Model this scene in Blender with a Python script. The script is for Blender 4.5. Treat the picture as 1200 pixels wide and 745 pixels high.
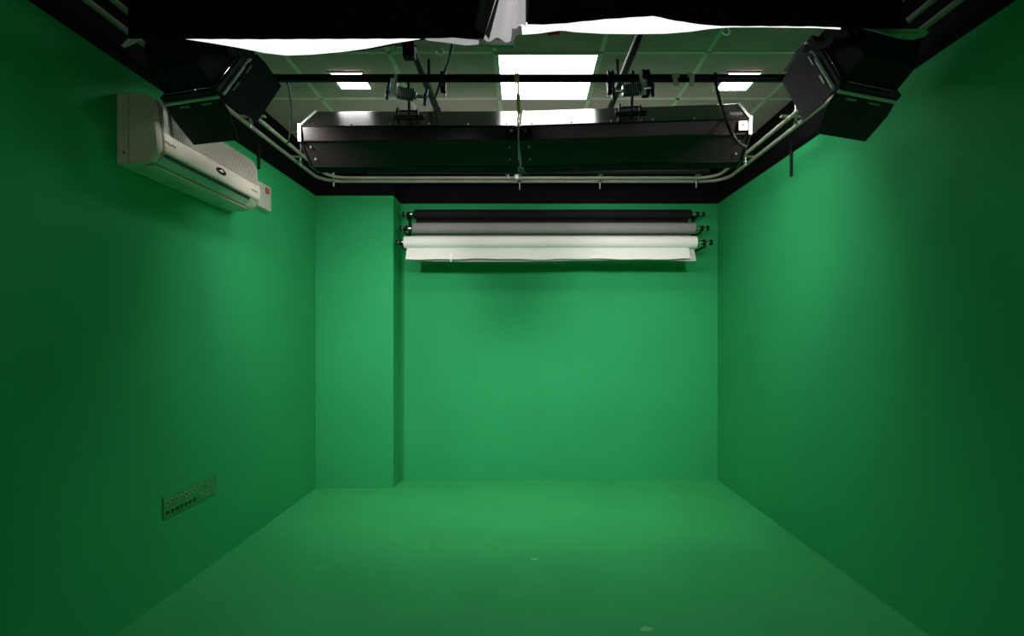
import bpy, bmesh, math, random
from mathutils import Vector, Matrix
random.seed(4)
sc = bpy.context.scene
for o in list(bpy.data.objects): bpy.data.objects.remove(o)
PI = math.pi

# ------------------------------------------------------------------ camera, world, light
CH = 1.4                      # camera height
F = 650.0                     # focal length in pixels of the 1200 px frame
cam_d = bpy.data.cameras.new('camera'); cam = bpy.data.objects.new('camera', cam_d)
sc.collection.objects.link(cam); sc.camera = cam
cam.location = (0, 0, CH); cam.rotation_euler = (PI/2, 0, 0)
cam_d.sensor_width = 36; cam_d.lens = 36*F/1200
cam_d.shift_x = -13/1200; cam_d.shift_y = 21.5/1200
cam_d.clip_start = .05
w = bpy.data.worlds.new('world'); sc.world = w; w.use_nodes = True
w.node_tree.nodes['Background'].inputs[0].default_value = (0, 0, 0, 1)
w.node_tree.nodes['Background'].inputs[1].default_value = 0
sc.view_settings.view_transform = 'Standard'; sc.view_settings.look = 'None'
sc.view_settings.gamma = 1; sc.view_settings.exposure = 0; sc.view_settings.use_curve_mapping = False
L_PANEL, L_SMALL, L_SOFT, L_FILL, P_SPOT, L_CYC = 10, 30, 1.01, 15, 140, 17

# ------------------------------------------------------------------ room numbers
XL, XR, YB, YF = -1.91, 1.90, 5.417, -1.6
ZG, ZC = CH+1.295, CH+1.67    # top of the green paint, ceiling
COLX, COLY = -1.195, 5.11

def W(px, py, Y):             # measured point of the photograph at distance Y
    return Vector(((px-613)*Y/F, Y, CH+(394-py)*Y/F))

# ------------------------------------------------------------------ materials
def mat(name, col, rough=.5, metal=0, spec=.5, emit=None, strength=0, noise=0, nscale=6, bump=0, bscale=60, sheen=0, trans=0):
    m = bpy.data.materials.new(name); m.use_nodes = True
    nt = m.node_tree; b = nt.nodes['Principled BSDF']
    b.inputs['Base Color'].default_value = (*col, 1)
    b.inputs['Roughness'].default_value = rough; b.inputs['Metallic'].default_value = metal
    b.inputs['Specular IOR Level'].default_value = spec
    if sheen: b.inputs['Sheen Weight'].default_value = sheen
    if emit:
        b.inputs['Emission Color'].default_value = (*emit, 1); b.inputs['Emission Strength'].default_value = strength
    tc = nt.nodes.new('ShaderNodeTexCoord')
    if noise:
        n = nt.nodes.new('ShaderNodeTexNoise'); n.inputs['Scale'].default_value = nscale; n.inputs['Detail'].default_value = 6
        nt.links.new(tc.outputs['Object'], n.inputs['Vector'])
        r = nt.nodes.new('ShaderNodeValToRGB')
        r.color_ramp.elements[0].position = .3; r.color_ramp.elements[1].position = .7
        r.color_ramp.elements[0].color = (*[c*(1-noise) for c in col], 1)
        r.color_ramp.elements[1].color = (*[min(1, c*(1+noise)) for c in col], 1)
        nt.links.new(n.outputs['Fac'], r.inputs[0]); nt.links.new(r.outputs[0], b.inputs['Base Color'])
    if bump:
        n2 = nt.nodes.new('ShaderNodeTexNoise'); n2.inputs['Scale'].default_value = bscale; n2.inputs['Detail'].default_value = 3
        nt.links.new(tc.outputs['Object'], n2.inputs['Vector'])
        bp = nt.nodes.new('ShaderNodeBump'); bp.inputs['Strength'].default_value = bump; bp.inputs['Distance'].default_value = .01
        nt.links.new(n2.outputs['Fac'], bp.inputs['Height']); nt.links.new(bp.outputs[0], b.inputs['Normal'])
    return m
M = {}
M['green']  = mat('green_wall_paint', (.028, .375, .130), .8, spec=.2, noise=.05, nscale=1.6, bump=.06, bscale=70)
M['floor']  = mat('green_floor_paint', (.038, .375, .120), .75, spec=.2, noise=.07, nscale=2.2, bump=.05, bscale=30)
M['black']  = mat('black_wall_paint', (.004, .004, .004), .8, spec=.1)
M['rear']   = mat('grey_room_paint', (.60, .56, .53), .8, spec=.1)
M['tile']   = mat('ceiling_tile_grey', (.56, .37, .39), .9, spec=.1, noise=.06, nscale=9, bump=.15, bscale=160)
M['tbar']   = mat('ceiling_bar_grey', (.68, .64, .58), .6)
M['frame']  = mat('white_light_frame', (.6, .6, .6), .6)
M['panel']  = mat('lit_panel', (.9, .9, .9), .5, emit=(1, .99, .97), strength=L_PANEL)
M['small']  = mat('lit_small_panel', (.9, .9, .9), .5, emit=(1, .99, .97), strength=L_SMALL)
M['front']  = mat('added_fill_panel', (.9, .9, .9), .5, emit=(1, .92, .84), strength=L_FILL)
M['lens']   = mat('lit_lamp_lens', (.9, .9, .9), .3, emit=(1, .98, .94), strength=12)
M['soft']   = mat('lit_diffusion_cloth', (.8, .8, .8), .8, emit=(1, .98, .97), strength=L_SOFT)
M['glowing_white_cloth'] = mat('glowing_white_cloth', (.72, .69, .72), .85, sheen=.3, bump=.2, bscale=30, emit=(1, .95, .98), strength=.42)  # brightness put in as emission; the cloth itself is no lamp
nt = M['glowing_white_cloth'].node_tree; tb = nt.nodes.new('ShaderNodeBsdfTranslucent'); tb.inputs[0].default_value = (.8, .77, .80, 1)
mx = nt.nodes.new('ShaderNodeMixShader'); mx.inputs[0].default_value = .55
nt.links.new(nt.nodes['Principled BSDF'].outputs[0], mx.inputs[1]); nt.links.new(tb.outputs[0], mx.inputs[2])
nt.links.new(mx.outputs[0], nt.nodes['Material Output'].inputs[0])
M['grey_cloth']  = mat('grey_green_cloth', (.35, .37, .31), .9, bump=.2, bscale=30)
M['dark_cloth']  = mat('charcoal_cloth', (.045, .043, .045), .95, spec=.1)
M['black_cloth'] = mat('black_cloth', (.003, .003, .003), .95, spec=.05)
M['gloss_black'] = mat('gloss_black_sheet_metal', (.020, .0155, .0155), .2, spec=.36, noise=.1, nscale=12)
M['lamp_black']  = mat('matt_black_metal', (.007, .007, .008), .55, spec=.25)
M['door_black']  = mat('satin_black_door', (.030, .027, .042), .5, spec=.4, noise=.1, nscale=20)
M['pipe_black']  = mat('black_pipe', (.008, .008, .008), .5, spec=.15)
M['pipe_cream']  = mat('cream_rail_paint', (.34, .33, .27), .45, spec=.4, noise=.1, nscale=8)
M['chrome'] = mat('chrome', (.75, .75, .75), .22, metal=1)
M['steel']  = mat('steel', (.62, .62, .62), .35, metal=.7)
M['hinge'] = mat('bright_hinge_metal', (.95, .92, .93), .5, metal=.5)
M['cyc']    = mat('lit_tube_window', (.9, .9, .9), .5, emit=(1, .99, .95), strength=L_CYC)
M['silver'] = mat('silver_edge', (.85, .83, .84), .45, metal=.2)
M['blue']   = mat('blue_knob', (.02, .05, .22), .4)
M['ac']     = mat('aged_white_plastic', (.70, .60, .53), .45, spec=.5, noise=.04, nscale=5)
M['ac_tan'] = mat('yellowed_plastic', (.52, .41, .31), .4)
M['ac_rib'] = mat('rib_plastic', (.50, .45, .40), .5)
M['slot']   = mat('dark_slot', (.006, .007, .006), .6)
M['flap']   = mat('glossy_flap', (.45, .50, .44), .15, spec=.6)
M['oval']   = mat('oval_badge', (.01, .01, .012), .3)
M['print']  = mat('grey_print', (.12, .12, .13), .5)
M['orange'] = mat('orange_switch', (.55, .10, .03), .4)
M['plate']  = mat('switch_plate', (.55, .53, .47), .4)
M['sock_g'] = mat('dull_green_panel', (.035, .26, .07), .5, noise=.15, nscale=15)
M['rim']    = mat('socket_rim', (.35, .45, .33), .35, metal=.3)
M['p_black'] = mat('black_paper', (.012, .010, .011), .8, spec=.2)
M['p_grey']  = mat('grey_paper', (.27, .255, .255), .8, spec=.2)
M['p_white'] = mat('white_paper', (.80, .78, .74), .75, spec=.2, bump=.03, bscale=8)
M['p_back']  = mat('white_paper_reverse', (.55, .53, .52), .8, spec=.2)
M['yellow'] = mat('yellow_tape', (.80, .88, .16), .5)
M['tape']   = mat('pale_tape', (.50, .49, .42), .6)
M['red']    = mat('red_lens', (.35, .01, .01), .2)
M['scuff']  = mat('pale_scuff', (.16, .50, .22), .6)

# ------------------------------------------------------------------ helpers
C = sc.collection
def wloc(o):
    v = Vector((0, 0, 0))
    while o: v += o.location; o = o.parent
    return v
def obj(name, bm, m, parent=None, smooth=False, bevel=0, loc=None, sharp=35):
    me = bpy.data.meshes.new(name)
    bmesh.ops.recalc_face_normals(bm, faces=bm.faces)
    off = wloc(parent) if parent else Vector((0, 0, 0))
    if loc is None:
        if bm.verts:
            xs = [v.co for v in bm.verts]
            loc = Vector([(min(c[i] for c in xs)+max(c[i] for c in xs))/2 for i in range(3)])
        else: loc = Vector((0, 0, 0))
    loc = Vector(loc)
    bmesh.ops.translate(bm, verts=bm.verts, vec=-loc)
    bm.to_mesh(me); bm.free()
    ms = m if isinstance(m, (list, tuple)) else [m]
    for x in ms: me.materials.append(x)
    if smooth:
        for p in me.polygons: p.use_smooth = True
        me.set_sharp_from_angle(angle=math.radians(sharp))
    o = bpy.data.objects.new(name, me); C.objects.link(o); o.location = loc-off
    if parent: o.parent = parent
    if bevel:
        b = o.modifiers.new('bevel', 'BEVEL'); b.width = bevel; b.segments = 2; b.limit_method = 'ANGLE'
    return o
def thing(name, label, cat, loc=(0, 0, 0), group=None):
    o = bpy.data.objects.new(name, None); C.objects.link(o); o.location = loc; o.empty_display_size = .05
    o['label'] = label; o['category'] = cat
    if group: o['group'] = group
    return o
def tag(o, label, cat, group=None):
    o['label'] = label; o['category'] = cat
    if group: o['group'] = group
    return o
def struct(name, bm, m, **k):
    o = obj(name, bm, m, **k); o['kind'] = 'structure'; return o
def nb(): return bmesh.new()
def box(bm, lo, hi, mi=0):
    x0, y0, z0 = lo; x1, y1, z1 = hi
    v = [bm.verts.new(c) for c in ((x0,y0,z0),(x1,y0,z0),(x1,y1,z0),(x0,y1,z0),(x0,y0,z1),(x1,y0,z1),(x1,y1,z1),(x0,y1,z1))]
    for q in ((0,3,2,1),(4,5,6,7),(0,1,5,4),(1,2,6,5),(2,3,7,6),(3,0,4,7)):
        f = bm.faces.new([v[i] for i in q]); f.material_index = mi
    return bm
def obox(bm, c, ax, ay, az, hx, hy, hz, taper=1.0, mi=0):
    """box with its own axes; the +z end is scaled by taper"""
    vs = []
    for sz in (-1, 1):
        t = taper if sz > 0 else 1
        for sx, sy in ((-1,-1),(1,-1),(1,1),(-1,1)):
            vs.append(bm.verts.new(c+ax*hx*sx*t+ay*hy*sy*t+az*hz*sz))
    for q in ((0,3,2,1),(4,5,6,7),(0,1,5,4),(1,2,6,5),(2,3,7,6),(3,0,4,7)):
        f = bm.faces.new([vs[i] for i in q]); f.material_index = mi
    return bm
def frame_of(d):
    d = d.normalized(); up = Vector((0, 0, 1)) if abs(d.z) < .9 else Vector((1, 0, 0))
    a = d.cross(up).normalized(); return a, d.cross(a).normalized()
def tube(bm, pts, r, n=12, cap=True, closed=False, mi=0):
    pts = [Vector(p) for p in pts]; rs = r if isinstance(r, (list, tuple)) else [r]*len(pts)
    rings = []; a = None
    for i, p in enumerate(pts):
        if closed: d = pts[(i+1) % len(pts)]-pts[i-1]
        else: d = pts[min(i+1, len(pts)-1)]-pts[max(i-1, 0)]
        if d.length < 1e-6: d = pts[min(i+1,len(pts)-1)]-p if i < len(pts)-1 else p-pts[i-2]
        d.normalize()
        if a is None: a, b = frame_of(d)
        else:
            a = (a-d*a.dot(d)).normalized(); b = d.cross(a)
        rings.append([bm.verts.new(p+(a*math.cos(t)+b*math.sin(t))*rs[i]) for t in [2*PI*k/n for k in range(n)]])
    m = len(rings)
    for i in range(m if closed else m-1):
        A, B = rings[i], rings[(i+1) % m]
        for k in range(n):
            f = bm.faces.new((A[k], A[(k+1) % n], B[(k+1) % n], B[k])); f.material_index = mi
    if cap and not closed:
        bm.faces.new(rings[0][::-1]).material_index = mi; bm.faces.new(rings[-1]).material_index = mi
    return bm
def cyl(bm, p, q, r, n=16, mi=0): return tube(bm, [p, q], r, n, mi=mi)
def spline(pts, n=8):
    pts = [Vector(p) for p in pts]; P = [pts[0]]+pts+[pts[-1]]; out = []
    for i in range(1, len(P)-2):
        for k in range(n):
            t = k/n; a, b, c, d = P[i-1], P[i], P[i+1], P[i+2]
            out.append(.5*((2*b)+(c-a)*t+(2*a-5*b+4*c-d)*t*t+(3*b-a-3*c+d)*t**3))
    out.append(pts[-1]); return out
def prism(bm, prof, A, B, e1, e2, mi=0, cap=True):
    """polygon prof (u,v) swept from A to B; e1,e2 are the profile axes"""
    r = [[bm.verts.new(Q+e1*u+e2*v) for u, v in prof] for Q in (A, B)]
    n = len(prof)
    for k in range(n):
        f = bm.faces.new((r[0][k], r[0][(k+1) % n], r[1][(k+1) % n], r[1][k])); f.material_index = mi
    if cap:
        bm.faces.new(r[0][::-1]).material_index = mi; bm.faces.new(r[1]).material_index = mi
    return bm
def interp(tab, x):
    if x <= tab[0][0]: return tab[0][1]
    for (a, b), (c, d) in zip(tab, tab[1:]):
        if x <= c: return b+(d-b)*(x-a)/(c-a)
    return tab[-1][1]
def sheet(bm, fn, nu, nv, thick, mi=0):
    """grid fn(u,v)->Vector turned into a closed thin slab (thick is an offset vector)"""
    g = [[[bm.verts.new(fn(i/nu, j/nv)+thick*s) for j in range(nv+1)] for i in range(nu+1)] for s in (0, 1)]
    for i in range(nu):
        for j in range(nv):
            for s in (0, 1):
                f = bm.faces.new((g[s][i][j], g[s][i+1][j], g[s][i+1][j+1], g[s][i][j+1])); f.material_index = mi
    edge = [(i, 0) for i in range(nu)]+[(nu, j) for j in range(nv)]+[(i, nv) for i in range(nu, 0, -1)]+[(0, j) for j in range(nv, 0, -1)]
    for k, (i, j) in enumerate(edge):
        a, b = edge[(k+1) % len(edge)]
        f = bm.faces.new((g[0][i][j], g[0][a][b], g[1][a][b], g[1][i][j])); f.material_index = mi
    return bm
X, Y, Z = Vector((1,0,0)), Vector((0,1,0)), Vector((0,0,1))

# ------------------------------------------------------------------ room shell
T = .12
struct('floor', box(nb(), (XL-T, YF-T, -T), (XR+T, YB+T, 0)), M['floor'])
struct('ceiling', box(nb(), (XL-T, YF-T, ZC), (XR+T, YB+T, ZC+T)), M['tile'])
struct('wall_left', box(nb(), (XL-T, YF, 0), (XL, YB+T, ZG)), M['green'])
struct('wall_right', box(nb(), (XR, YF, 0), (XR+T, YB+T, ZG)), M['green'])
struct('wall_back', box(nb(), (XL, YB, 0), (XR, YB+T, ZG)), M['green'])
struct('wall_front', box(nb(), (XL-T, YF-T, 0), (XR+T, YF, ZC)), M['rear'])
struct('wall_column', box(nb(), (XL, COLY, 0), (COLX, YB, ZG)), M['green'])
# black band above the green paint
struct('trim_1', box(nb(), (XL-T, YF, ZG), (XL, YB+T, ZC)), M['black'])
struct('trim_2', box(nb(), (XR, YF, ZG), (XR+T, YB+T, ZC)), M['black'])
struct('trim_3', box(nb(), (XL, YB, ZG), (XR, YB+T, ZC)), M['black'])
struct('trim_4', box(nb(), (XL, COLY, ZG), (COLX, YB, ZC)), M['black'])
# ceiling grid bars
bm = nb()
GX = [-.165+.625*k for k in range(-2, 4)]; GY = [3.26+.635*k for k in range(-7, 4)]
for x in GX:
    if XL+.03 < x < XR-.03: box(bm, (x-.013, YF, ZC-.004), (x+.013, YB, ZC+.001))
for y in GY:
    if YF < y < YB: box(bm, (XL, y-.013, ZC-.004), (XR, y+.013, ZC+.001))
struct('trim_5', bm, M['tbar'])

# ------------------------------------------------------------------ ceiling lights
def ceiling_light(name, x0, x1, y0, y1, m, label, group, f=.02):
    t = thing(name, label, 'ceiling light', ((x0+x1)/2, (y0+y1)/2, ZC-.004), group)
    bm = nb()
    for lo, hi in (((x0-f,y0-f),(x1+f,y0)), ((x0-f,y1),(x1+f,y1+f)), ((x0-f,y0),(x0,y1)), ((x1,y0),(x1+f,y1))):
        box(bm, (lo[0], lo[1], ZC-.012), (hi[0], hi[1], ZC-.003))
    obj('frame', bm, M['frame'], t)
    obj('diffuser', box(nb(), (x0, y0, ZC-.009), (x1, y1, ZC-.003)), m, t)
    return t
ceiling_light('ceiling_panel_light', -.145, .44, 3.275, 3.885, M['panel'], 'large square lit white light panel in the middle of the ceiling', None)
ceiling_light('ceiling_panel_light', -.145, .44, -1.16, -.56, M['front'], 'square fill light panel added to the ceiling behind the camera', None)  # unseen panel added as warm fill for surfaces facing the camera
ceiling_light('ceiling_downlight', -1.215, -1.02, 3.50, 3.72, M['small'], 'small square lit ceiling light on the air conditioner side, left of the large panel', 'small square ceiling lights')
ceiling_light('ceiling_downlight', 1.30, 1.50, 3.50, 3.74, M['small'], 'small square lit ceiling light near the right wall, right of the large panel', 'small square ceiling lights')

# ------------------------------------------------------------------ cream double rail running round three walls
def rail(xl, xr, yb, z, r, rad, label):
    pts = [Vector((xl, YF+.05, z)), Vector((xl, yb-rad, z))]
    for k in range(1, 9):
        a = PI-k*PI/16; pts.append(Vector((xl+rad+rad*math.cos(a), yb-rad+rad*math.sin(a), z)))
    for k in range(0, 9):
        a = PI/2-k*PI/16; pts.append(Vector((xr-rad+rad*math.cos(a), yb-rad+rad*math.sin(a), z)))
    pts += [Vector((xr, YF+.05, z))]
    return tag(obj('curtain_rail', tube(nb(), pts, r, 12), M['pipe_cream'], smooth=True), label, 'rail', 'cream rails round the room')
ZR = CH+1.386
rail(-1.80, 1.80, 4.96, ZR, .014, .20, 'outer of two cream metal rails running round the room under the black band')
rail(-1.69, 1.69, 4.85, ZR, .013, .17, 'inner of two cream metal rails running round the room, farther from the walls')
def rail_hanger(x, y, side, label, tip=.07):
    t = thing('rail_hanger', label, 'bracket', (x, y, ZR), 'steel hangers carrying the double rail')
    d = Vector((side[0], side[1], 0))
    obj('rod', cyl(nb(), (x, y, ZC), (x, y, ZR-tip), .006, 8), M['steel'], t, smooth=True)
    bm = nb(); a = d; b = Vector((-d.y, d.x, 0))
    obox(bm, Vector((x, y, ZR+.022)), a, b, Z, .095, .018, .004)
    obj('cross_plate', bm, M['pipe_cream'], t, bevel=.001)
    obj('nut', cyl(nb(), (x, y, ZR-.012), (x, y, ZR-.028), .016, 6), M['chrome'], t)
    return t
for px, lab, tp in ((391, 'back rail hanger at the left corner above the green column', .06), (609, 'back rail hanger below the joint of the long black light housings', .09),
                (703, 'back rail hanger right of the housing joint, above the backdrop rolls', .08), (816, 'back rail hanger at the right corner of the room', .07)):
    rail_hanger((px-613)*4.905/F, 4.905, (0, 1), lab, tp)
for s, nm in ((-1, 'left'), (1, 'right')):
    for yy, ex in ((4.35, 'farthest from the camera'), (3.55, 'second from the back'), (2.72, 'beside the barn door lamp'), (2.05, 'nearest the camera')):
        rail_hanger(s*1.745, yy, (1, 0), f'rail hanger over the {nm} wall, {ex}', .05)
# white T fitting beside the middle hanger
t = thing('pipe_tee', 'white tee fitting clamped on the back rail beside the middle hanger', 'clamp', (-.03, 4.87, ZR+.03))
bm = cyl(nb(), (-.085, 4.82, ZR+.050), (.06, 4.82, ZR+.050), .028, 12); cyl(bm, (-.055, 4.82, ZR+.07), (-.055, 4.82, ZR-.02), .022, 12)
obj('tee_body', bm, M['silver'], t, smooth=True)
t = thing('spring_clamp', 'small steel clamp left of the white tee on the back rail', 'clamp', (-.12, 4.82, ZR+.03))
bm = cyl(nb(), (-.13, 4.83, ZR+.11), (-.13, 4.83, ZR-.01), .008, 8); cyl(bm, (-.16, 4.81, ZR+.03), (-.10, 4.81, ZR+.05), .020, 10)
obj('jaw', bm, M['steel'], t, smooth=True)
# glossy black pipe behind the housings
t = thing('backdrop_pipe', 'glossy black pipe running above the back rail behind the long housings', 'pipe', (.1, 4.62, CH+1.385))
obj('tube', cyl(nb(), (-1.30, 4.62, CH+1.375), (1.55, 4.62, CH+1.375), .024, 16), M['pipe_black'], t, smooth=True)
for x in (-1.0, .35, 1.3):
    obj('hanger', box(nb(), (x-.012, 4.608, CH+1.41), (x+.012, 4.632, ZC)), M['lamp_black'], t)

# ------------------------------------------------------------------ black pipe grid
def pipe(a, b, label, r=.021):
    t = thing('grid_pipe', label, 'pipe', tuple((Vector(a)+Vector(b))/2), 'black pipes of the lighting grid')
    obj('tube', cyl(nb(), a, b, r, 20), M['pipe_black'], t, smooth=True)
    for q, d in ((Vector(a), -1), (Vector(b), 1)):
        u = (Vector(b)-Vector(a)).normalized()*d
        obj('end_cap', cyl(nb(), q-u*.03, q+u*.006, r+.004, 20), M['lamp_black'], t, smooth=True)
    return t
pipe((-1.66, 3.0, CH+1.395), (1.66, 3.0, CH+1.395), 'black crossbar pipe running left to right above the long light housings')
pipe((-.57, 2.12, CH+1.465), (-.57, 3.70, CH+1.50), 'left of two black pipes running front to back over the crossbar')
pipe((.57, 2.12, CH+1.465), (.57, 3.75, CH+1.50), 'right of two black pipes running front to back over the crossbar')
# pipe to ceiling drops
for x, y, s in ((-.57, 3.35, 'left'), (.57, 3.35, 'right'), (-.57, 2.25, 'left front'), (.57, 2.25, 'right front')):
    zz = CH+1.465+.035*(y-2.12)/1.58
    t = thing('pipe_drop', f'short black drop rod fixing the {s} grid pipe to the ceiling', 'bracket', (x, y, ZC))
    obj('rod', cyl(nb(), (x, y, ZC), (x, y, zz), .009, 8), M['lamp_black'], t, smooth=True)

def pipe_clamp(c, ax, label, R=.021, s=1.0, drop=.1):
    """half coupler gripping a pipe along ax, with a bolt and wing nut"""
    c = Vector(c); ax = Vector(ax)
    t = thing('pipe_clamp', label, 'clamp', tuple(c), 'black couplers on the lighting grid')
    a = Z; b = ax.cross(Z)
    bm = nb(); pts = [c+(a*math.cos(k*PI/10)+b*math.sin(k*PI/10))*(R+.011*s) for k in range(20)]
    for off in (-.010*s, .010*s): tube(bm, [p+ax*off for p in pts], .011*s, 8, closed=True)
    obj('collar', bm, M['lamp_black'], t, smooth=True)
    bm = nb(); obox(bm, c-Z*(R+.04*s)+b*.012, ax, b, Z, .018*s, .022*s, .034*s)
    obj('jaw', bm, M['lamp_black'], t, bevel=.003)
    obj('bolt', cyl(nb(), c-Z*(R+.035)+b*.05, c-Z*(R+.035)-b*.05, .006, 8), M['chrome'], t, smooth=True)
    bm = nb(); obox(bm, c-Z*(R+.035)-b*.052, Z, ax, b, .022*s, .006, .005)
    obj('wing_nut', bm, M['steel'], t, bevel=.002)
    if drop: obj('spigot', cyl(nb(), c-Z*(R+.06), c-Z*(R+.06+drop), .010, 10), M['steel'], t, smooth=True)
    return t
pipe_clamp((-.57, 2.72, CH+1.478), (0, 1, 0), 'large black coupler high on the left grid pipe near the softbox', s=1.3, drop=0)
pipe_clamp((.66, 3.0, CH+1.395), (1, 0, 0), 'black coupler on the crossbar where the right grid pipe crosses', s=1.1, drop=0)
pipe_clamp((.47, 3.0, CH+1.395), (1, 0, 0), 'smaller black coupler on the crossbar just left of the right crossing', s=.9, drop=0)
pipe_clamp((-.43, 3.0, CH+1.395), (1, 0, 0), 'black coupler on the crossbar right of the left grid pipe', s=.8, drop=0)

# ------------------------------------------------------------------ long gloss-black light housings, end to end
PROF = [(0, 0), (.22, .17), (.30, .17), (.36, -.03), (.27, -.165), (.15, -.165), (.012, -.072)]
def housing(A, B, label, seam, other):
    A, B = Vector(A), Vector(B); d = (B-A).normalized(); e = Vector((-d.y, d.x, 0))
    t = thing('light_housing', label, 'studio light', tuple((A+B)/2), 'long black light housings hung under the crossbar')
    obj('body', prism(nb(), PROF, A, B, e, Z), M['gloss_black'], t, bevel=.004)
    # folded lips along the two front creases
    for u, v in ((-.002, .001), (.010, -.073)):
        obj('fold_lip', cyl(nb(), A+d*.01+e*u+Z*v, B-d*.01+e*u+Z*v, .0035, 8), M['gloss_black'], t, smooth=True)
    # end caps
    for Q, s, m in ((A, -1, M['silver'] if seam == 1 else M['gloss_black']), (B, 1, M['silver'] if seam == -1 else M['gloss_black'])):
        big = [(u*1.02-.004, v*1.03) for u, v in PROF]
        obj('end_cap', prism(nb(), big, Q-d*.004*s, Q+d*.004*s, e, Z), m if m is M['gloss_black'] else [M['gloss_black']], t, bevel=.001)
    # bright folded flange on the outer end
    Q = A if seam == 1 else B; s = -1 if seam == 1 else 1
    bm = nb(); prism(bm, [(-.012, .012), (.000, .012), (.006, -.080), (-.006, -.080)], Q-d*.012*s, Q+d*.004*s, e, Z)
    obj('end_flange', bm, M['silver'], t, bevel=.001)
    bm = nb(); prism(bm, [(0, .006), (.22, .176), (.22, .172), (0, .002)], Q-d*.010*s, Q+d*.006*s, e, Z)
    obj('end_flange', bm, M['silver'], t, bevel=.001)
    # screws along the edges
    L = (B-A).length
    for k in range(6):
        q = A+d*(.06+(L-.12)*k/5)
        nrm = Vector((0, 0, 0))+(-e*.61+Z*.79)
        p = q+e*.035+Z*.027; obj('screw', cyl(nb(), p, p+nrm*.004, .005, 10), M['chrome'], t, smooth=True)
    for v, u in ((-.095, .043), (-.14, .11)):
        for Qx, sg in ((A, 1), (B, -1)):
            p = Qx+d*.045*sg+e*u+Z*v; nn = (-e*.56-Z*.83)
            obj('screw', cyl(nb(), p, p+nn*.004, .005, 10), M['steel'], t, smooth=True)
    # joint plate with a bolt
    Q = B if seam == 1 else A; s = -1 if seam == 1 else 1
    bm = nb(); obox(bm, Q+d*.035*s-Z*.036-e*.003, d, Z, e, .032, .032, .006)
    pl = obj('joint_plate', bm, M['lamp_black'], t, bevel=.001)
    obj('bolt', cyl(nb(), Q+d*.032*s-Z*.030-e*.008, Q+d*.032*s-Z*.030-e*.018, .009, 6), M['chrome'], pl)
    # lamp recess and tube under the body
    bm = nb(); prism(bm, [(.153, -.1652), (.268, -.1652), (.268, -.169), (.153, -.169)], A+d*.006, B-d*.006, e, Z)
    obj('louvre', bm, M['black'], t)
    # lit window on the rear face, turned towards the back wall
    bm = nb(); prism(bm, [(.3535, -.038), (.3590, -.042), (.2800, -.160), (.2745, -.156)], A+d*.05, B-d*.05, e, Z)
    obj('tube_window', bm, M['cyc'], t)
    # carrying bracket on the sloping top
    q = A+d*L*(.48 if seam == 1 else .50)+e*.13+Z*.104
    bm = nb(); sl = (e*.79+Z*.61); nn = (-e*.61+Z*.79)
    obox(bm, q+nn*.006, d, sl, nn, .085, .016, .004); obox(bm, q+nn*.022-d*.06, d, sl, nn, .005, .02, .022); obox(bm, q+nn*.018+d*.05, d, sl, nn, .005, .02, .018)
    obox(bm, q+nn*.03, d, sl, nn, .05, .006, .004)
    obj('hanging_bracket', bm, M['lamp_black'], t, bevel=.001)
    return t, q, d, e
ZH = CH+1.123
hl, ql, dl, el = housing((-1.205, 2.985, ZH+.006), (-.03, 2.955, ZH-.004), 'left half of the long glossy black light housings', 1, None)
hr, qr, dr, er = housing((-.018, 2.955, ZH-.004), (1.165, 2.835, ZH-.012), 'right half of the long glossy black light housings, with small label at its end', -1, None)
bm = nb(); nn = (-er*.61+Z*.79); sl = (er*.79+Z*.61)
q = Vector((1.165, 2.835, ZH-.012))-dr*.055+er*.07+Z*.056
obox(bm, q+nn*.002, dr, sl, nn, .03, .018, .002); obj('label_plate', bm, M['print'], hr)
q = Vector((1.165, 2.835, ZH-.012))-dr*.04-Z*.035-er*.004
bm = nb(); obox(bm, q, dr, Z, er, .022, .024, .003); lb = obj('sticker', bm, M['plate'], hr)
bm = nb(); obox(bm, q-er*.004, dr, Z, er, .006, .003, .001); obox(bm, q-er*.004+Z*.006, dr, Z, er, .002, .006, .001); obj('sticker_mark', bm, M['print'], lb)

def swivel(q, sx, tilt, label):
    """hanging rod with a cross grip and two blue knobs"""
    top = Vector((q.x, 3.0, CH+1.37))
    t = thing('grip_head', label, 'clamp', tuple(q), 'blue knobbed grips carrying the long housings')
    obj('rod', cyl(nb(), Vector((q.x+.004, q.y-.01, q.z+.005)), Vector((q.x+.004, q.y-.04, q.z+.21)), .008, 10), M['pipe_black'], t, smooth=True)
    c = Vector((q.x+.0, q.y-.055, q.z+.10)); d = Vector((math.cos(tilt), 0, math.sin(tilt)))
    u = Vector((-d.z, 0, d.x))
    bm = nb(); obox(bm, c-d*.01, d, Y, u, .045, .022, .026); obox(bm, c+d*.0+u*.0, d, Y, u, .055, .014, .018)
    obj('grip_body', bm, M['steel'], t, bevel=.004)
    bm = nb()
    for k in range(-3, 4): cyl(bm, c+d*k*.012-Y*.020-u*.028, c+d*k*.012-Y*.020+u*.028, .0035, 6)
    obj('grip_teeth', bm, M['lamp_black'], t)
    obj('spindle', cyl(nb(), c-d*.105, c+d*.105, .009, 10), M['chrome'], t, smooth=True)
    for s in (-1, 1):
        bm = nb(); p = c+d*.105*s
        cyl(bm, p-d*.008, p+d*.008, .026, 14); obox(bm, p, u, Y, d, .046, .010, .008)
        obj('knob', bm, M['blue'], t, bevel=.003)
    obj('hook_arm', tube(nb(), spline([c-d*.05*sx+u*.02, c-d*.06*sx+u*.05, Vector((c.x-.055*sx, 2.975, CH+1.33)), Vector((c.x-.04*sx, 2.965, CH+1.40))], 5), .009, 8), M['silver'], t, smooth=True)
    bm = nb(); box(bm, (c.x-.055*sx-.018, 2.963, CH+1.29), (c.x-.055*sx+.018, 2.973, CH+1.38)); obj('hook_plate', bm, M['silver'], t, bevel=.003)
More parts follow.
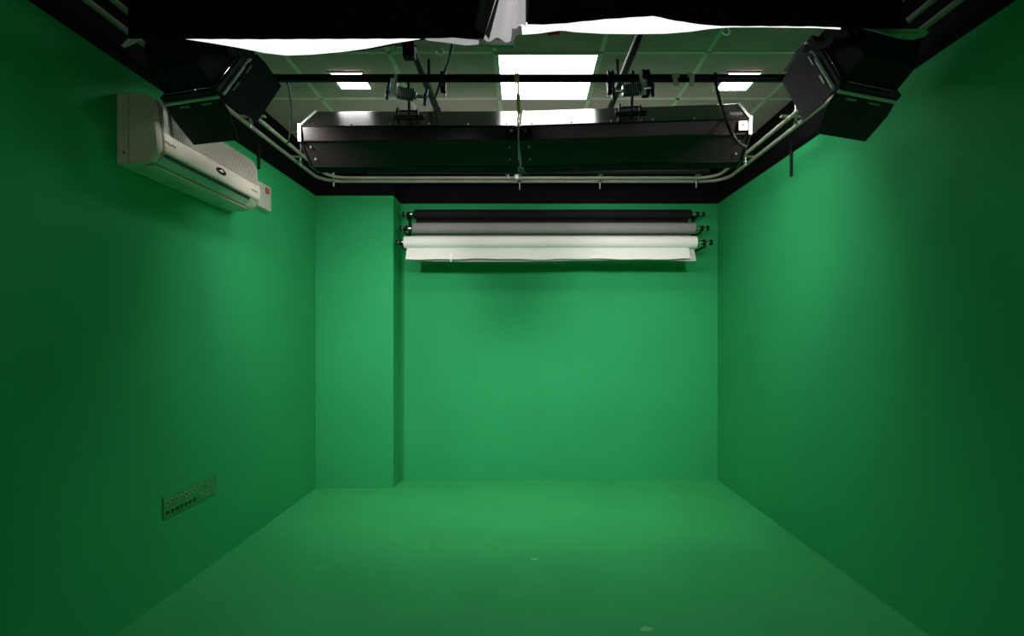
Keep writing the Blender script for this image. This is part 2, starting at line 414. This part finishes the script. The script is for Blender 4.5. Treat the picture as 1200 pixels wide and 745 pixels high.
swivel(ql, 1, -.16, 'steel grip with blue knobs hanging over the left housing')
swivel(qr, -1, .10, 'steel grip with blue knobs hanging over the right housing')

# yellow tie, tapes and cables
t = thing('yellow_strap', 'thin yellow strap tied round the crossbar down to the housing joint', 'strap', (-.026, 2.97, CH+1.3))
bm = nb(); tube(bm, [Vector((-.028, 3.0, CH+1.395))+(Y*math.cos(k*PI/8)+Z*math.sin(k*PI/8))*.024 for k in range(16)], .006, 6, closed=True)
tube(bm, [Vector((-.04, 3.0, CH+1.395))+(Y*math.cos(k*PI/8)+Z*math.sin(k*PI/8))*.024 for k in range(16)], .005, 6, closed=True)
obj('knot', bm, M['yellow'], t, smooth=True)
obj('ribbon', tube(nb(), spline([(-.026, 2.972, CH+1.385), (-.027, 3.03, CH+1.33), (-.024, 3.11, CH+1.262), (-.024, 3.0, CH+1.172)], 6), [.005]*7+[.011]*6+[.005]*6, 6), M['yellow'], t, smooth=True)
obj('cord', tube(nb(), spline([(-.024, 2.99, CH+1.165), (-.024, 2.938, CH+1.12), (-.024, 2.94, CH+1.05), (-.024, 3.05, CH+.97)], 5), .0035, 6), M['steel'], t, smooth=True)
for px, dx, lab in ((793, -.012, 'left of two pale tape tags stuck on the crossbar by the right clamp'), (809, .012, 'right of two pale tape tags stuck on the crossbar by the right clamp')):
    x = (px-613)*2.975/F; bm = nb()
    pts = [Vector((x, 3.0, CH+1.395))+(Y*-math.cos(a)+Z*math.sin(a))*.0245 for a in [k*PI/10-.2 for k in range(9)]]
    for i in range(8):
        p, q2 = pts[i], pts[i+1]
        obox(bm, (p+q2)/2, X, (q2-p).normalized(), (q2-p).normalized().cross(X), .014, (q2-p).length/2+.001, .001)
    obox(bm, Vector((x+dx*.6, 2.973, CH+1.372)), X, Y, (Z-X*.2*(1 if dx < 0 else -.4)).normalized(), .013, .001, .032)
    tag(obj('tape_tag', bm, M['tape']), lab, 'tape', 'pale tape tags on the crossbar')
def cable(pts, r, label, m='pipe_black', name='hanging_cable'):
    return tag(obj(name, tube(nb(), spline(pts, 7), r, 8), M[m], smooth=True), label, 'cable')
cable([W(533, 40, 2.4), W(527, 64, 2.5), W(519, 88, 2.7), W(512, 108, 3.0), W(508, 122, 3.28), W(510, 127, 3.3)], .006, 'thin black cable hanging from the softbox down to the left grid pipe')
cable([(1.04, 3.0, CH+1.42), W(838, 92, 2.965), W(842, 112, 2.93), W(849, 135, 2.85), W(857, 155, 2.78), W(866, 168, 2.80), W(874, 172, 2.84)], .009, 'thick black cable looping from the crossbar over the right end of the housings')
cable([(-1.28, 3.0, CH+1.38), W(339, 105, 3.02), W(341, 130, 3.05), W(340, 155, 3.1), W(338, 166, 3.15), W(336, 168, 3.3)], .0045, 'thin dark wire dropping from the crossbar at the left end of the housings')
for px, X0, y0, y1, s in ((927, 1.90-.012, 178, 207, 'right'), (303.5, -1.91+.012, 165, 198, 'left')):
    Yw = abs(X0)*F/abs(px-613); z1 = CH+(394-y1)*Yw/F
    t = thing('wall_rod', f'short black rod hanging from the black band on the {s} green wall', 'rod', (X0, Yw, ZG), 'black rods hanging on the side walls')
    obj('rod', cyl(nb(), (X0, Yw, ZG+.06), (X0, Yw, z1), .009, 10), M['lamp_black'], t, smooth=True)
    obj('fixing', box(nb(), (min(X0, X0+.012*(1 if s == 'right' else -1)), Yw-.02, ZG+.03), (max(X0, X0+.012*(1 if s == 'right' else -1)), Yw+.02, ZG+.07)), M['lamp_black'], t)

# ------------------------------------------------------------------ barn door lamps
def barn_lamp(A, B, Cc, n, bphi, bL, sphi, sL, side, label):
    A, B, Cc, n = Vector(A), Vector(B), Vector(Cc), Vector(n).normalized()
    K = 1.12                                         # size, measured from the photograph's perspective
    cp = Vector((0, 0, 0))
    A, B, Cc = A*K, B*K, Cc*K
    for v in (A, B, Cc): v.z += CH
    v = (Cc-B); s = v.length; v = v.normalized(); u = (A-B).normalized(); u = (u-v*u.dot(v)).normalized()
    n2 = u.cross(v); n = n2 if n2.dot(n) > 0 else -n2
    ctr = B+u*s/2+v*s/2
    t = thing('barn_door_lamp', label, 'studio light', tuple(ctr-n*.15), 'black barn door lamps hung from the side rails')
    h = s/2
    # square accessory frame
    bm = nb()
    for sx in (-1, 1):
        obox(bm, ctr+u*(h-.012)*sx-n*.015, u, v, n, .012, h, .016); obox(bm, ctr+v*(h-.012)*sx-n*.015, u, v, n, h-.024, .012, .016)
    obj('front_frame', bm, M['door_black'], t, bevel=.002)
    # housing: rectangular front, tapering to the rear, with cooling fins
    bm = nb(); obox(bm, ctr-n*.09, u, v, -n, h*.88, h*.88, .060, taper=.95)
    obox(bm, ctr-n*.190, u, v, -n, h*.80, h*.80, .042, taper=.72)
    hs = obj('housing', bm, M['lamp_black'], t, bevel=.006)
    bm = nb()
    for k in range(4): obox(bm, ctr-n*(.165+.018*k), u, v, n, h*(.80-.05*k), h*(.80-.05*k), .0015)
    obj('cooling_fins', bm, M['lamp_black'], hs)
    obj('lens', cyl(nb(), ctr-n*.030, ctr-n*.018, h*.72, 32), M['lens'], t, smooth=True)
    sd = bpy.data.lights.new('spot', 'SPOT'); sd.energy = P_SPOT; sd.spot_size = math.radians(85); sd.spot_blend = 1; sd.shadow_soft_size = .09; sd.color = (1, .98, .94)
    so = bpy.data.objects.new('lamp_beam', sd); C.objects.link(so); so.parent = t; so.location = ctr+n*.01-t.location
    so.rotation_euler = n.to_track_quat('-Z', 'Y').to_euler()
    p = ctr-n*.14-u*h*.45*1+v*h*.9
    obj('red_switch', cyl(nb(), p, p+v*.02, .010, 12), M['red'], t, smooth=True)
    # doors: (hinge centre, outward direction, hinge axis, angle, length)
    for nm, w_, ax, phi, L, hw, tp in (('bottom', -v, u, bphi, bL, h*.97, .84), ('inner', -u, v, sphi, sL, h*.97, .84), ('top', v, u, 14, bL, h*.97, .8), ('outer', u, v, 18, sL, h*.97, .8)):
        ph = math.radians(phi); L = L*K
        d = n*math.cos(ph)+w_*math.sin(ph); hc = ctr+w_*(h+.001); th = d.cross(ax).normalized()*.002
        bm = nb()
        o0 = hc+d*.006
        poly = [o0-ax*hw, o0+ax*hw, o0+d*L*.35+ax*hw*1.03, o0+d*L+ax*hw*tp, o0+d*L-ax*hw*tp, o0+d*L*.35-ax*hw*1.03]
        f1 = [bm.verts.new(q+th) for q in poly]; f2 = [bm.verts.new(q-th) for q in poly]
        bm.faces.new(f1); bm.faces.new(f2[::-1])
        for k in range(6): bm.faces.new((f1[k], f1[(k+1) % 6], f2[(k+1) % 6], f2[k]))
        dr_ = obj('barn_door', bm, M['door_black'], t)
        bm = nb(); oo = w_*.006
        if nm in ('top', 'outer'): cyl(bm, hc-ax*hw*.96+oo, hc+ax*hw*.96+oo, .005, 8)
        else:
            cyl(bm, hc-ax*hw*.96+oo, hc+ax*hw*(.25 if nm == 'inner' else .96)+oo, .0075, 8)
            if nm == 'inner': cyl(bm, hc+ax*hw*.55+oo, hc+ax*hw*.96+oo, .0075, 8)
        obj('hinge_rod', bm, M['hinge'], dr_, smooth=True)
        bm = nb()
        for k in (-.45, .35): obox(bm, hc+ax*hw*k+d*.022+w_*.006, ax, d, ax.cross(d), hw*.17, .0035, .003)
        obj('hinge_leaf', bm, M['steel'], dr_)
    # yoke in the plane of v, pivoting on the sides, and its clamp up to the outer rail
    piv = ctr-n*.10; top = Vector((side*1.70, 2.66, ZR-.09))
    yv = (top-piv); yv = (yv-u*yv.dot(u)).normalized(); H = h+.05
    pts = [piv-u*(h+.012), piv-u*(h+.012)+yv*H*.8, piv-u*h*.5+yv*(H+.04), piv+u*h*.5+yv*(H+.04), piv+u*(h+.012)+yv*H*.8, piv+u*(h+.012)]
    bm = nb()
    for p, q3 in zip(pts, pts[1:]):
        dd = (q3-p); dn = dd.normalized(); cr = u.cross(yv).normalized(); obox(bm, (p+q3)/2, dn, cr, dn.cross(cr), dd.length/2+.003, .016, .003)
    yk = obj('yoke', bm, M['lamp_black'], t, bevel=.001)
    for sg in (-1, 1):
        p = piv+u*(h+.012)*sg; obj('tilt_knob', cyl(nb(), p, p+u*sg*.03, .020, 12), M['lamp_black'], yk, smooth=True)
    yt = piv+yv*(H+.04)
    tr = Vector((side*1.69, yt.y+.02, ZR))
    obj('spigot', cyl(nb(), yt, tr-Z*.05, .012, 10), M['lamp_black'], t, smooth=True)
    bm = nb(); pp = [tr+(X*math.cos(k*PI/8)+Z*math.sin(k*PI/8))*.030 for k in range(-10, 5)]
    tube(bm, pp, .010, 8); obox(bm, tr-Z*.05, X, Y, Z, .03, .02, .016)
    obj('rail_clamp', bm, M['lamp_black'], t, smooth=True)
    return t
barn_lamp((-1.473,2.279,.954), (-1.189,2.183,.947), (-1.131,2.334,1.199), (.259,.801,-.54), 16, .17, 15, .15, -1,
          'black barn door lamp hanging over the air conditioner')
barn_lamp((1.467,2.182,.923), (1.18,2.095,.931), (1.144,2.239,1.192), (-.264,.828,-.495), 18, .16, -1, .16, 1,
          'black barn door lamp hanging by the right wall')

# ------------------------------------------------------------------ overhead softboxes near the camera
YS = 1.90
def softbox(x0, x1, bot, cloth, label):
    t = thing('overhead_softbox', label, 'studio light', ((x0+x1)/2*YS/F, YS+.07, ZC-.02), 'black skirted softboxes along the top of the view')
    n = 48
    def skirt(side):
        def fn(u, v):
            px = x0+(x1-x0)*u; zb = (394-interp(bot, px))*YS/F; zt = ZC-CH-.03
            yy = YS+.0012*math.sin(px*.21)*(1-v) if side == 0 else YS+.17
            if side: zb = min(max((394-interp(cloth, px))*(YS+.155)/F, 1.0), 1.3)+.012
            return Vector(((px-613)*YS/F, yy, CH+zb+(zt-zb)*v))
        return fn
    obj('skirt', sheet(nb(), skirt(0), n, 6, Y*.004), M['black_cloth'], t, smooth=True)
    obj('skirt', sheet(nb(), skirt(1), n, 2, Y*.004), M['black_cloth'], t, smooth=True)
    xa, xb = (x0-613)*YS/F, (x1-613)*YS/F
    for x in (xa, xb-.004):
        obj('side_panel', box(nb(), (x, YS+.004, CH+1.15), (x+.004, YS+.17, ZC-.03)), M['black_cloth'], t)
    obj('top_plate', box(nb(), (xa, YS, ZC-.03), (xb, YS+.17, ZC-.01)), M['lamp_black'], t)
    for x in (xa+.15, xb-.15):
        obj('mount', cyl(nb(), (x, YS+.08, ZC-.012), (x, YS+.08, ZC), .03, 12), M['lamp_black'], t)
    # lit diffusion cloth sagging under the far side
    c0, c1 = cloth[0][0], cloth[-1][0]; Y1 = YS+.155
    def fn(u, v):
        px = c0+(c1-c0)*u; far = (394-interp(cloth, px))*Y1/F; near = (394-interp(bot, px))*(YS+.01)/F+.012
        y = YS+.008+(Y1-YS-.008)*v
        return Vector(((px-613)*(YS+.01)/F*(1-v)+(px-613)*Y1/F*v, y, CH+near*(1-v)+far*v))
    obj('diffusion_cloth', sheet(nb(), fn, 60, 4, Z*.003), M['soft'], t, smooth=True)
    return t
botL = [(150, 44.5), (300, 45.5), (500, 44.5), (545, 43), (556, 44), (566, 40)]
clL = [(218, 46), (245, 50), (280, 56), (310, 62), (335, 65), (365, 64), (400, 61), (430, 57), (460, 51), (492, 46)]
softbox(150, 566, botL, clL, 'left black skirted softbox with a sagging lit white cloth')
botR = [(618, 28), (640, 28), (659, 27), (707, 22), (766, 18), (794, 24), (830, 29), (855, 30), (900, 30), (960, 30.5), (1010, 33), (1058, 33)]
clR = [(606, 41), (630, 39.5), (650, 36.5), (659, 35.5), (672, 37.5), (705, 39.5), (740, 40), (780, 39.5), (810, 37), (830, 34), (855, 32), (900, 32), (960, 33), (985, 34.5)]
softbox(618, 1058, botR, clR, 'right black skirted softbox with a thin wavy lit white cloth')

# draped cloths between them
def drape(name, xt0, xt1, xb0, xb1, yb0, yb1, Y0, amp, per, m, label, thick=.003, ph=0):
    def fn(u, v):
        top = W(xt0+(xt1-xt0)*u, -40, Y0); b = W(xb0+(xb1-xb0)*u, yb0+(yb1-yb0)*u, Y0)
        top.z = min(top.z, ZC-.002)
        p = top*(1-v)+b*v; p.y += amp*math.sin(u*PI*per+ph)*(.6+.4*v); return p
    return tag(obj(name, sheet(nb(), fn, 28, 16, Y*thick), M[m], smooth=True, sharp=70), label, 'cloth')
drape('hanging_cloth', 592, 606, 567, 599, 45.5, 47, 1.87, .014, 3.0, 'glowing_white_cloth', 'longer white cloth hanging between the two softboxes')
drape('hanging_cloth', 603, 616, 600, 616, 32, 29, 1.85, .010, 2.2, 'glowing_white_cloth', 'shorter white cloth overlapping the right edge of the longer white cloth')
drape('dark_cloth', 572, 595, 556, 573, 30, 46, 1.88, .010, 2.0, 'dark_cloth', 'charcoal cloth fold on the left of the hanging white cloth')
drape('dark_cloth', 612, 624, 612, 619, 27, 27, 1.88, .008, 2.0, 'dark_cloth', 'charcoal cloth fold on the right of the hanging white cloth')
def strip(name, poly, Y0, d, m, label):
    bm = nb(); a = [bm.verts.new(W(x, y, Y0+(.0 if len(p) < 3 else p[2]))) for p in poly for x, y in [p[:2]]]
    b = [bm.verts.new(v.co+Vector((0, d, .0))) for v in a]
    bm.faces.new(a); bm.faces.new(b[::-1]); n = len(a)
    for k in range(n): bm.faces.new((a[k], a[(k+1) % n], b[(k+1) % n], b[k]))
    return tag(obj(name, bm, M[m]), label, 'cloth')
strip('loose_hem', [(560, 48), (566, 46), (600, 47.5), (603, 51), (602, 53), (575, 52.5), (562, 51)], 1.93, .02, 'grey_cloth', 'grey loose hem below the longer hanging white cloth')
strip('loose_hem', [(598, 31), (611, 30), (612, 41), (606, 41), (602.5, 46), (601, 52), (600, 46), (597, 44)], 1.91, .006, 'grey_cloth', 'grey torn cloth corner with a tail beside the hanging white cloth')
strip('loose_hem', [(497, 43), (530, 44), (561, 47), (560, 50.5), (545, 51.5), (525, 48.5), (500, 45.5)], 1.925, .01, 'glowing_white_cloth', 'white loose hem under the left softbox beside the hanging cloth')
strip('loose_hem', [(1012, 32.5), (1045, 34), (1082, 34), (1089, 37, .05), (1084, 42, .08), (1070, 46, .08), (1055, 44, .05), (1040, 40)], 1.94, .006, 'grey_cloth', 'grey green loose cloth corner beyond the right softbox end')
strip('loose_hem', [(142, 53), (149, 46), (156, 38), (166, 38), (164, 46.5), (152, 52), (144, 55)], 1.9045, .006, 'grey_cloth', 'small grey loose cloth corner beyond the left softbox end')
strip('warning_tag', [(641, 38), (655, 37), (656, 40), (642, 41)], 2.09, .004, 'red', 'small red tag under the right softbox cloth')
# small hooks
for px, py, lab in ((516, 60, 'small steel hook hanging under the left softbox beside the cable'), (851, 37, 'small steel hook hanging under the right softbox')):
    c = W(px, py, 2.10); bm = nb()
    tube(bm, [c+Vector((math.sin(a)*.014, 0, -math.cos(a)*.012)) for a in [k*PI/8-1.6 for k in range(12)]], .0028, 6)
    tube(bm, [c+Vector((.012, 0, .004)), c+Vector((.006, 0, .05)), c+Vector((.0, -.01, .09))], .003, 6)
    tag(obj('steel_hook', bm, M['steel'], smooth=True), lab, 'hook', 'steel hooks under the softboxes')

# ------------------------------------------------------------------ air conditioner on the left wall
YA0, YA1 = 2.61, 3.625
ac = thing('air_conditioner', 'aged white split air conditioner unit mounted high on the left wall', 'air conditioner', (XL, (YA0+YA1)/2, CH+.97))
def P3(p, z, y): return Vector((XL+p, y, CH+z))
prof = [(.0, 1.150), (.05, 1.150), (.11, 1.147), (.140, 1.138), (.160, 1.122), (.174, 1.098), (.180, 1.07), (.190, .96), (.196, .905), (.194, .880), (.184, .862), (.165, .838), (.14, .822), (.10, .812), (0, .808)]
def sweep(bm, pr, y0, y1, mi=0):
    return prism(bm, pr, Vector((XL, y0, CH)), Vector((XL, y1, CH)), X, Z, mi)
body_prof = [(p*(.985 if p > .02 else 1), z if p < .1 else z) for p, z in prof]
obj('body', sweep(nb(), body_prof, YA0+.03, YA1-.03), M['ac'], ac, smooth=True, sharp=40)
def endcap(y0, y1, flat):
    bm = nb(); cz = .98; rows = []
    ys = (0, .3, .65, 1.0); sc_ = (.955, .985, 1.0, 1.0) if flat < 0 else (1, 1, .985, .955)
    for k, s in zip(ys, sc_):
        rows.append([bm.verts.new(P3(p*s if p > 0 else 0, cz+(z-cz)*(s if p > .02 else s), y0+(y1-y0)*k)) for p, z in prof])
    n = len(prof)
    for a, b in zip(rows, rows[1:]):
        for k in range(n): bm.faces.new((a[k], a[(k+1) % n], b[(k+1) % n], b[k]))
    bm.faces.new(rows[0][::-1]); bm.faces.new(rows[-1]); return bm
e = obj('end_cap', endcap(YA0, YA0+.032, -1), M['ac'], ac, smooth=True, sharp=50)
obj('end_cap', endcap(YA1-.032, YA1, 1), M['ac'], ac, smooth=True, sharp=50)
# seam of the back plate on the near end
obj('seam', box(nb(), (XL+.052, YA0-.0012, CH+.815), (XL+.0545, YA0+.004, CH+1.140)), M['print'], e)
bm = nb(); cyl(bm, (XL+.032, YA0-.002, CH+.865), (XL+.032, YA0+.004, CH+.865), .006, 10); obj('screw', bm, M['print'], e)
# rounded yellowed inner edge of the front frame
bm = nb(); rr = [Vector((XL+p+.002, YA0+.036, CH+z)) for p, z in prof[4:11]]
tube(bm, spline(rr, 4), .008, 8); obj('front_edge', bm, M['ac_tan'], ac, smooth=True)
# ribbed intake grille, upper front
bm = nb(); up = prof[3:8]
N = 62
for k in range(N):
    y = YA0+.115+(YA1-YA0-.165)*k/(N-1)
    pts = [Vector((XL+p+.004, y, CH+z)) for p, z in [(.128, 1.146), (.150, 1.134), (.166, 1.116), (.178, 1.09), (.185, 1.03), (.190, .975)]]
    for p, q4 in zip(pts, pts[1:]):
        d = (q4-p); dn = d.normalized(); obox(bm, (p+q4)/2, dn, Y, dn.cross(Y), d.length/2+.001, .0035, .004)
obj('intake_grille', bm, M['ac_rib'], ac)
bm = nb()
band = [(.180, .968), (.196, .972), (.203, .955), (.206, .915), (.203, .890), (.196, .876), (.186, .870), (.182, .90)]
fb = obj('front_band', sweep(bm, band, YA0+.028, YA1-.028), M['ac'], ac, smooth=True, sharp=50)
# oval badge with a small pale mark
def disc(bm, y, z, ry, rz, p, th=.003, n=28):
    a = [bm.verts.new(Vector((XL+p, y+ry*math.cos(2*PI*k/n), CH+z+rz*math.sin(2*PI*k/n)))) for k in range(n)]
    b = [bm.verts.new(v.co+Vector((th, 0, 0))) for v in a]
    bm.faces.new(a); bm.faces.new(b[::-1])
    for k in range(n): bm.faces.new((a[k], a[(k+1) % n], b[(k+1) % n], b[k]))
    return bm
yb_ = 3.13
bd = obj('oval_badge', disc(nb(), yb_, .931, .050, .017, .2055), M['oval'], ac)
bm = nb()
for a, b in (((-.022, -.004), (.004, .008)), ((.004, .008), (-.002, -.004)), ((-.002, -.004), (.024, .004))):
    cyl(bm, Vector((XL+.2090, yb_+a[0], CH+.931+a[1])), Vector((XL+.2090, yb_+b[0], CH+.931+b[1])), .0022, 6)
obj('badge_mark', bm, M['silver'], bd)
# faint cursive print near the left end, small print at the far end
bm = nb(); y0 = 1.705*F/(613-193)
pts = [Vector((XL+.2068, y0+.0055*k, CH+.925+.007*math.sin(k*1.9)+.002*math.sin(k*.7))) for k in range(16)]
tube(bm, spline(pts, 3), .0013, 5); obj('script_print', bm, M['print'], fb)
bm = nb()
for k in range(6): box(bm, (XL+.2045, YA1-.14+k*.013, CH+.918), (XL+.2068, YA1-.132+k*.013, CH+.926))
obj('small_print', bm, M['print'], fb)
# outlet: dark slot, glossy flap and lower lip
bm = nb(); prism(bm, [(.160, .868), (.196, .873), (.190, .858), (.166, .850)], Vector((XL, YA0+.05, CH)), Vector((XL, YA1-.14, CH)), X, Z); obj('outlet_slot', bm, M['slot'], ac)
bm = nb(); prism(bm, [(.150, .834), (.186, .862), (.190, .859), (.156, .829)], Vector((XL, YA0+.045, CH)), Vector((XL, YA1-.12, CH)), X, Z); obj('air_flap', bm, M['flap'], ac, bevel=.001)
bm = nb(); prism(bm, [(.115, .808), (.150, .818), (.154, .812), (.118, .802)], Vector((XL, YA0+.03, CH)), Vector((XL, YA1-.10, CH)), X, Z); obj('lower_lip', bm, M['ac'], ac, bevel=.001)
# isolator switch on the wall behind the unit
t = thing('isolator_switch', 'small wall switch box with an orange rocker beyond the air conditioner', 'switch', (XL, 4.05, CH+1.0))
obj('plate', box(nb(), (XL, 3.93, CH+.925), (XL+.035, 4.13, CH+1.105)), M['plate'], t, bevel=.004)
obj('rocker', box(nb(), (XL+.030, 4.035, CH+1.045), (XL+.044, 4.085, CH+1.085)), M['orange'], t, bevel=.003)
obj('cover_edge', box(nb(), (XL+.0, 3.925, CH+.920), (XL+.010, 4.135, CH+1.11)), M['plate'], t, bevel=.002)

# ------------------------------------------------------------------ stage box on the left wall
t = thing('patch_panel', 'green painted socket panel with two rows of connectors low on the left wall', 'socket panel', (XL, 3.18, .48))
Y0, Y1, Z0, Z1 = 2.935, 3.44, CH-.972, CH-.858
obj('face_plate', box(nb(), (XL, Y0, Z0), (XL+.008, Y1, Z1)), M['sock_g'], t, bevel=.002)
def socket(y, z, r, dark):
    bm = nb(); a = []
    tube(bm, [Vector((XL+.010, y+r*math.cos(k*PI/8), z+r*math.sin(k*PI/8))) for k in range(16)], .0022, 6, closed=True)
    s = obj('socket', bm, M['rim'] if not dark else M['sock_g'], t, smooth=True)
    obj('socket_hole', cyl(nb(), (XL+.007, y, z), (XL+.0105, y, z), r*.85, 16), M['slot'], s, smooth=True)
for k in range(7):
    y = Y0+.030+k*.0405
    socket(y, Z0+.083, .0105, False); socket(y, Z0+.028, .0135, True)
for k in range(3):
    y = Y0+.352+k*.058
    socket(y, Z0+.085, .009, False); socket(y, Z0+.034, .009, False)

# ------------------------------------------------------------------ backdrop paper rolls on the back wall
def roll(name, yc, zc, r, x0, x1, m, label, pinl, pinr):
    t = thing(name, label, 'backdrop roll', ((x0+x1)/2, yc, zc), 'backdrop rolls on the back wall')
    obj('paper', cyl(nb(), (x0, yc, zc), (x1, yc, zc), r, 32), m, t, smooth=True)
    for xe, xo, s in ((x0, pinl, -1), (x1, pinr, 1)):
        bm = cyl(nb(), (xe+.01*s*-1, yc, zc), (xe+.012*s, yc, zc), r*.62, 20); obj('core_end', bm, M['lamp_black'], t, smooth=True)
        d = xo-xe
        obj('pin', cyl(nb(), (xe, yc, zc), (xe+d*.45, yc, zc), .017, 12), M['chrome'], t, smooth=True)
        bm = cyl(nb(), (xe+d*.40, yc, zc), (xe+d*.60, yc, zc), .026, 12); obj('collar', bm, M['lamp_black'], t, smooth=True)
        obj('end_knob', cyl(nb(), (xe+d*.88, yc, zc), (xo, yc, zc), .026, 12), M['lamp_black'], t, smooth=True)
        obj('pin', cyl(nb(), (xe+d*.58, yc, zc), (xe+d*.9, yc, zc), .010, 10), M['chrome'], t, smooth=True)
    return t
rk = roll('backdrop_roll', 5.30, CH+1.166, .045, -1.035, 1.60, M['p_black'], 'black backdrop paper roll, topmost of three on the back wall', -1.15, 1.73)
rg = roll('backdrop_roll', 5.17, CH+1.006, .052, -1.025, 1.60, M['p_grey'], 'grey backdrop paper roll between the black and white rolls', -1.15, 1.73)
rw = roll('backdrop_roll', 5.05, CH+.855, .056, -1.08, 1.575, M['p_white'], 'white backdrop paper roll with hanging paper edge, lowest of three', -1.155, 1.72)
# loose paper tails
bm = nb(); sheet(bm, lambda u, v: Vector((-1.03+2.62*u, 5.338, CH+1.166-.085*v)), 10, 3, Y*.002); obj('paper_tail', bm, M['p_black'], rk)
bm = nb(); sheet(bm, lambda u, v: Vector((-1.02+2.60*u, 5.215, CH+1.006-.075*v)), 10, 3, Y*.002); obj('paper_tail', bm, M['p_grey'], rg)
def tail(u, v):
    x = -1.055+2.56*u+.01*v*(1 if u > .9 else -1)
    return Vector((x, 5.030+.006*math.sin(v*PI)-.006*v+.003*math.sin(u*31)*v, CH+.804-(.104+.004*math.sin(u*17)+.003*math.sin(u*43))*v))
obj('paper_tail', sheet(nb(), tail, 70, 8, Y*.0015), M['p_white'], rw, smooth=True, sharp=60)
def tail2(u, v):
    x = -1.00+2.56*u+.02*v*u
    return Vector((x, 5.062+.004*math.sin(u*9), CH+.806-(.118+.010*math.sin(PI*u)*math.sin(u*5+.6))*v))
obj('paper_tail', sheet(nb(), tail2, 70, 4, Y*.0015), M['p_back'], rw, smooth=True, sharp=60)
t = thing('paper_clip', 'small white clip on the lower edge of the white backdrop paper', 'clip', W(528, 302, 5.02))
bm = nb(); c = W(528.5, 301, 5.021); obox(bm, c, X, Y, Z, .008, .010, .030); cyl(bm, c-Z*.03-Y*.004, c-Z*.045-Y*.004, .006, 8)
obj('clip_body', bm, M['silver'], t, bevel=.001)
# stepped hook brackets on both sides
for xb, s, lab in ((-1.105, -1, 'black stepped wall bracket carrying the left ends of the backdrop rolls'), (1.655, 1, 'black stepped wall bracket carrying the right ends of the backdrop rolls')):
    t = thing('roll_bracket', lab, 'bracket', (xb, YB, CH+1.0), 'stepped brackets of the backdrop rolls')
    obj('back_plate', box(nb(), (xb-.014, YB-.008, CH+.80), (xb+.014, YB, CH+1.21)), M['lamp_black'], t, bevel=.002)
    for yc, zc in ((5.30, CH+1.166), (5.17, CH+1.006), (5.05, CH+.855)):
        bm = nb(); box(bm, (xb-.006, yc-.005, zc-.046), (xb+.006, YB, zc-.030))
        tube(bm, [Vector((xb, yc+.027*math.cos(a), zc+.027*math.sin(a))) for a in [PI+k*PI/10 for k in range(11)]], .006, 6)
        box(bm, (xb-.006, yc-.006, zc-.040), (xb+.006, yc+.006, zc-.024))
        obj('hook', bm, M['lamp_black'], t)

# ------------------------------------------------------------------ small scuffs on the floor
for px, py, r, lab in ((627, 655, .022, 'small pale scuff mark in the middle of the green floor'), (757, 737, .030, 'small pale scuff mark on the floor nearest the camera')):
    yy = CH*F/(py-394); xx = (px-613)*yy/F; bm = nb()
    n = 14; rs = [r*(.6+.5*random.random()) for _ in range(n)]
    a = [bm.verts.new(Vector((xx+rs[k]*math.cos(2*PI*k/n)*1.2, yy+rs[k]*math.sin(2*PI*k/n)*.8, 0.0))) for k in range(n)]
    b = [bm.verts.new(v.co+Z*.0012) for v in a]
    bm.faces.new(a[::-1]); bm.faces.new(b)
    for k in range(n): bm.faces.new((a[k], a[(k+1) % n], b[(k+1) % n], b[k]))
    tag(obj('floor_scuff', bm, M['scuff']), lab, 'scuff mark')
